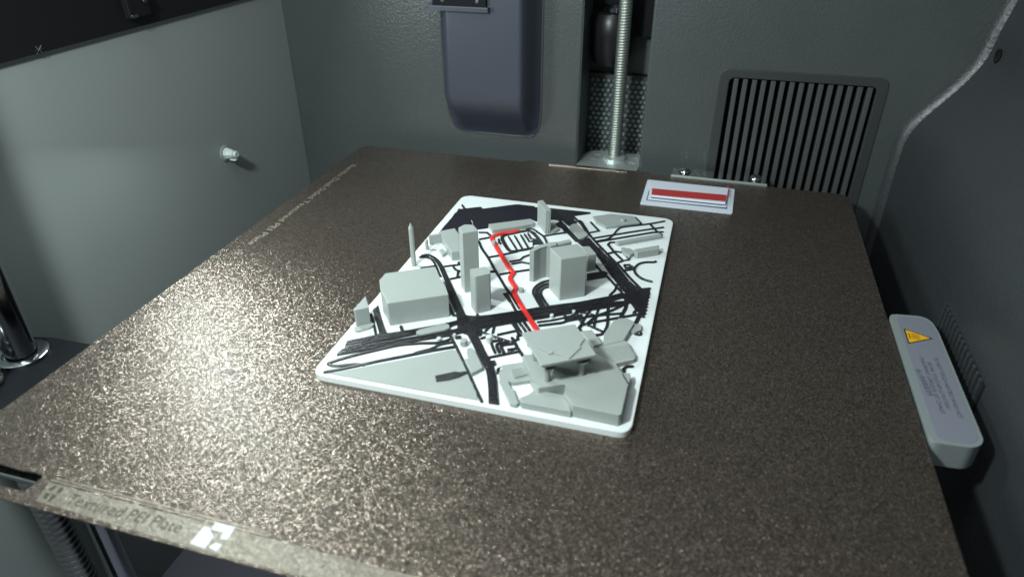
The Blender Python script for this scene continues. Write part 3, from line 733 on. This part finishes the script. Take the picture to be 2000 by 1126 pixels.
# --- pavilion complex in the south east corner
hp = height((1213, 832), (1213.5, 809), TT)
PZ = TT + hp
plateau = building([(1119, 791), (1209, 809.5), (1214, 807.5), (1227, 750), (1203, 709), (1165, 690), (1060, 690), (1022, 692), (1020, 697), (1047, 750), (1052, 757), (1104, 749.5), (1107, 757), (1101, 768)], h=hp, name='podium', bev=.2)
building([(1014, 776), (1019, 785), (1116, 803), (1103, 770), (1086, 769), (1060, 762.5), (1050, 764), (1046, 757), (1034, 770)], (1016, 797.5), (1019, 785), name='podium')
building([(1215, 729), (1231, 727), (1232, 738), (1227, 752)], h=hp * .65, name='podium')
lob = building([(974, 727), (980, 723), (979, 712), (1030, 705), (1044, 735), (1045, 740), (1003, 746.5), (990, 743), (996, 757), (1003, 758), (1005, 766), (1013, 786), (1008, 790), (996, 787), (984, 760), (975, 740)], (997, 794), (996, 787), name='podium')
lz = TT + height((997, 794), (996, 787), TT)
ter = prism('terrace', rounded(xy([(996, 719), (1027, 713), (1032, 717), (1037, 728), (1003, 737)], lz + .6), .8), lz - .05, lz + .6, M['grey'], lob, .15)
for k in range(6):
    t = (k + .6) / 6.4
    a_ = (998 + 5.5 * t, 720 + 15 * t); b_ = (1029 + 6 * t, 714.5 + 13 * t)
    bm = bmesh.new(); add_stroke(bm, xy([a_, b_], lz + .7), .45, lz + .58, .2); from_bm('step', bm, M['grey'], ter)
rz = TT + 1.7
stp = building([(1156, 676), (1222, 664), (1241, 693), (1240, 701), (1172, 717), (1164, 712)], h=1.7, name='stair', r=.8)
for k in range(8):
    t = (k + .5) / 8
    a_ = (1161 + 8 * t, 681 + 28 * t); b_ = (1226 + 12.5 * t, 670 + 25 * t)
    bm = bmesh.new(); add_stroke(bm, xy([a_, b_], rz + .25), .75, rz - .03, .32 - .02 * k); from_bm('step', bm, M['grey'], stp)
building([(1133, 646), (1156, 643), (1176, 669.5), (1159, 675)], h=2.6)
building([(1198, 626), (1210, 620.5), (1226, 621), (1239, 627.5), (1239, 630), (1218, 664), (1180, 672.5), (1178, 664), (1180, 650)], h=2.0)
building([(1240, 632), (1252, 632), (1253, 643), (1241, 648), (1230, 647)], h=1.1, r=.5)
# roof on its tapering supports
ROOF_H = 8.6
rtop = PZ + ROOF_H
rp = xy([(1019, 649), (1123, 632), (1165, 692), (1057.5, 713)], rtop)
rcx = sum(p[0] for p in rp) / 4; rcy = sum(p[1] for p in rp) / 4
pav = prism('pavilion_roof', rp, rtop - .7, rtop, M['grey'], mp, .15)
rise = prism('roof_panel', xy([(1039, 675), (1069, 688), (1071, 691), (1080, 688.5), (1112, 699.5), (1130, 682), (1135, 678), (1132, 673.5), (1142, 661), (1129, 654), (1112, 645), (1096, 639.5), (1082, 640), (1076, 644), (1062, 647), (1050, 656), (1046, 666)], rtop + .35), rtop - .02, rtop + .38, M['grey'], pav, .1)
kz = onz(1078, 689, rtop); lathe('roof_knob', [(.5, rtop), (.5, rtop + .5), (.3, rtop + .6)], (kz.x, kz.y, 0), M['grey'], pav, 'z', 10)
bm = bmesh.new()                              # underside narrowing in steps
z_ = rtop - .68
sq = [(rcx + (x - rcx) * .985, rcy + (y - rcy) * .985) for x, y in rp]
sq2 = [(rcx + (x - rcx) * .78, rcy + (y - rcy) * .78) for x, y in rp]
A_ = [bm.verts.new((x, y, z_)) for x, y in sq]; B_ = [bm.verts.new((x, y, z_ - 2.2)) for x, y in sq2]
for i in range(4): bm.faces.new((A_[i], A_[(i + 1) % 4], B_[(i + 1) % 4], B_[i]))
bm.faces.new(A_); bm.faces.new(B_[::-1])
from_bm('roof_underside', bm, M['grey'], pav)
for fx, fy in ((.62, .62), (.62, -.62), (-.62, .62), (-.62, -.62)):
    ex = (Vector(rp[1]) - Vector(rp[0])) / 2; ey = (Vector(rp[3]) - Vector(rp[0])) / 2
    c_ = Vector((rcx, rcy)) + ex * fx + ey * fy
    lathe('support', [(1.0, PZ - .05), (.95, PZ + 3.2), (1.3, PZ + 4.4), (2.6, rtop - 2.85)], (c_.x, c_.y, 0), M['grey'], pav, 'z', 10)
for fx, fy, l_ in ((.0, .66, 1.2), (.3, .68, .7), (-.25, .66, .8)):
    c_ = Vector((rcx, rcy)) + ex * fx + ey * fy
    lathe('drip', [(.16, rtop - 2.9 - l_), (.35, rtop - 3.0), (.8, rtop - 2.8)], (c_.x, c_.y, 0), M['grey'], pav, 'z', 8)
# a stray string of filament on the tallest tower
h8 = TT + height((907, 571.5), (903, 455.5), TT)
q = onz(923, 441, h8)
tube('filament_string', [(q.x + a, q.y + b, h8 + c) for a, b, c in ((0, 0, -.1), (.1, 0, .8), (-.1, .1, 1.5), (-.5, .2, 2.0), (-.3, .2, 1.5))], .07, M['white'], mp, 6)

# ================================================================== PURGE BLOCK
pb = empty('purge_block', None, 'small white purge block with a red band behind the city map', 'purge block')
br = prism('brim', rounded(xy([(1250.5, 397.5), (1430, 417), (1435, 369), (1265, 350.5)], .4), .8), .02, .4, M['purge_white'], pb, .1)
pz = 2.0
top = xy([(1273, 351.5), (1423, 367), (1417, 396), (1272, 381)], pz)
lay = prism('dark_band', top, .3, 1.15, M['purge_dark'], pb, 0)  # lower part of the block, darker than the top
prism('block', [(x, y) for x, y in top], 1.15, pz, M['purge_white'], pb, .12)
prism('red_band', xy([(1273.5, 367.5), (1419, 380.5), (1417, 393), (1272.5, 380)], pz + .1), pz - .05, pz + .12, M['purge_red'], pb, .05)
prism('foot', [(sum(p[0] for p in top) / 4 + (x - sum(p[0] for p in top) / 4) * 1.05, sum(p[1] for p in top) / 4 + (y - sum(p[1] for p in top) / 4) * 1.10) for x, y in top], .35, .5, M['purge_white'], pb, .05)
ring = [(1262, 391), (1420, 408), (1424, 370), (1272, 354)]
cxr = sum(p[0] for p in ring) / 4; cyr = sum(p[1] for p in ring) / 4
fill('dark_outline', xy(ring, .45), [xy([(cxr + (x - cxr) * .975, cyr + (y - cyr) * .90) for x, y in ring], .45)], .08, M['purge_dark'], pb, 'xy', .47)
q1 = onz(1421, 366, pz); q2 = onz(1424, 384, pz)
tube('filament_string', [(q1.x - .6, q1.y + .4, pz + .1), (q1.x + .1, q1.y, pz + .9), (q1.x + .5, q1.y - .8, pz + .3), (q2.x - .6, q2.y + .4, pz + .25), (q2.x + .8, q2.y, pz + .5)], .14, M['red'], pb, 6)
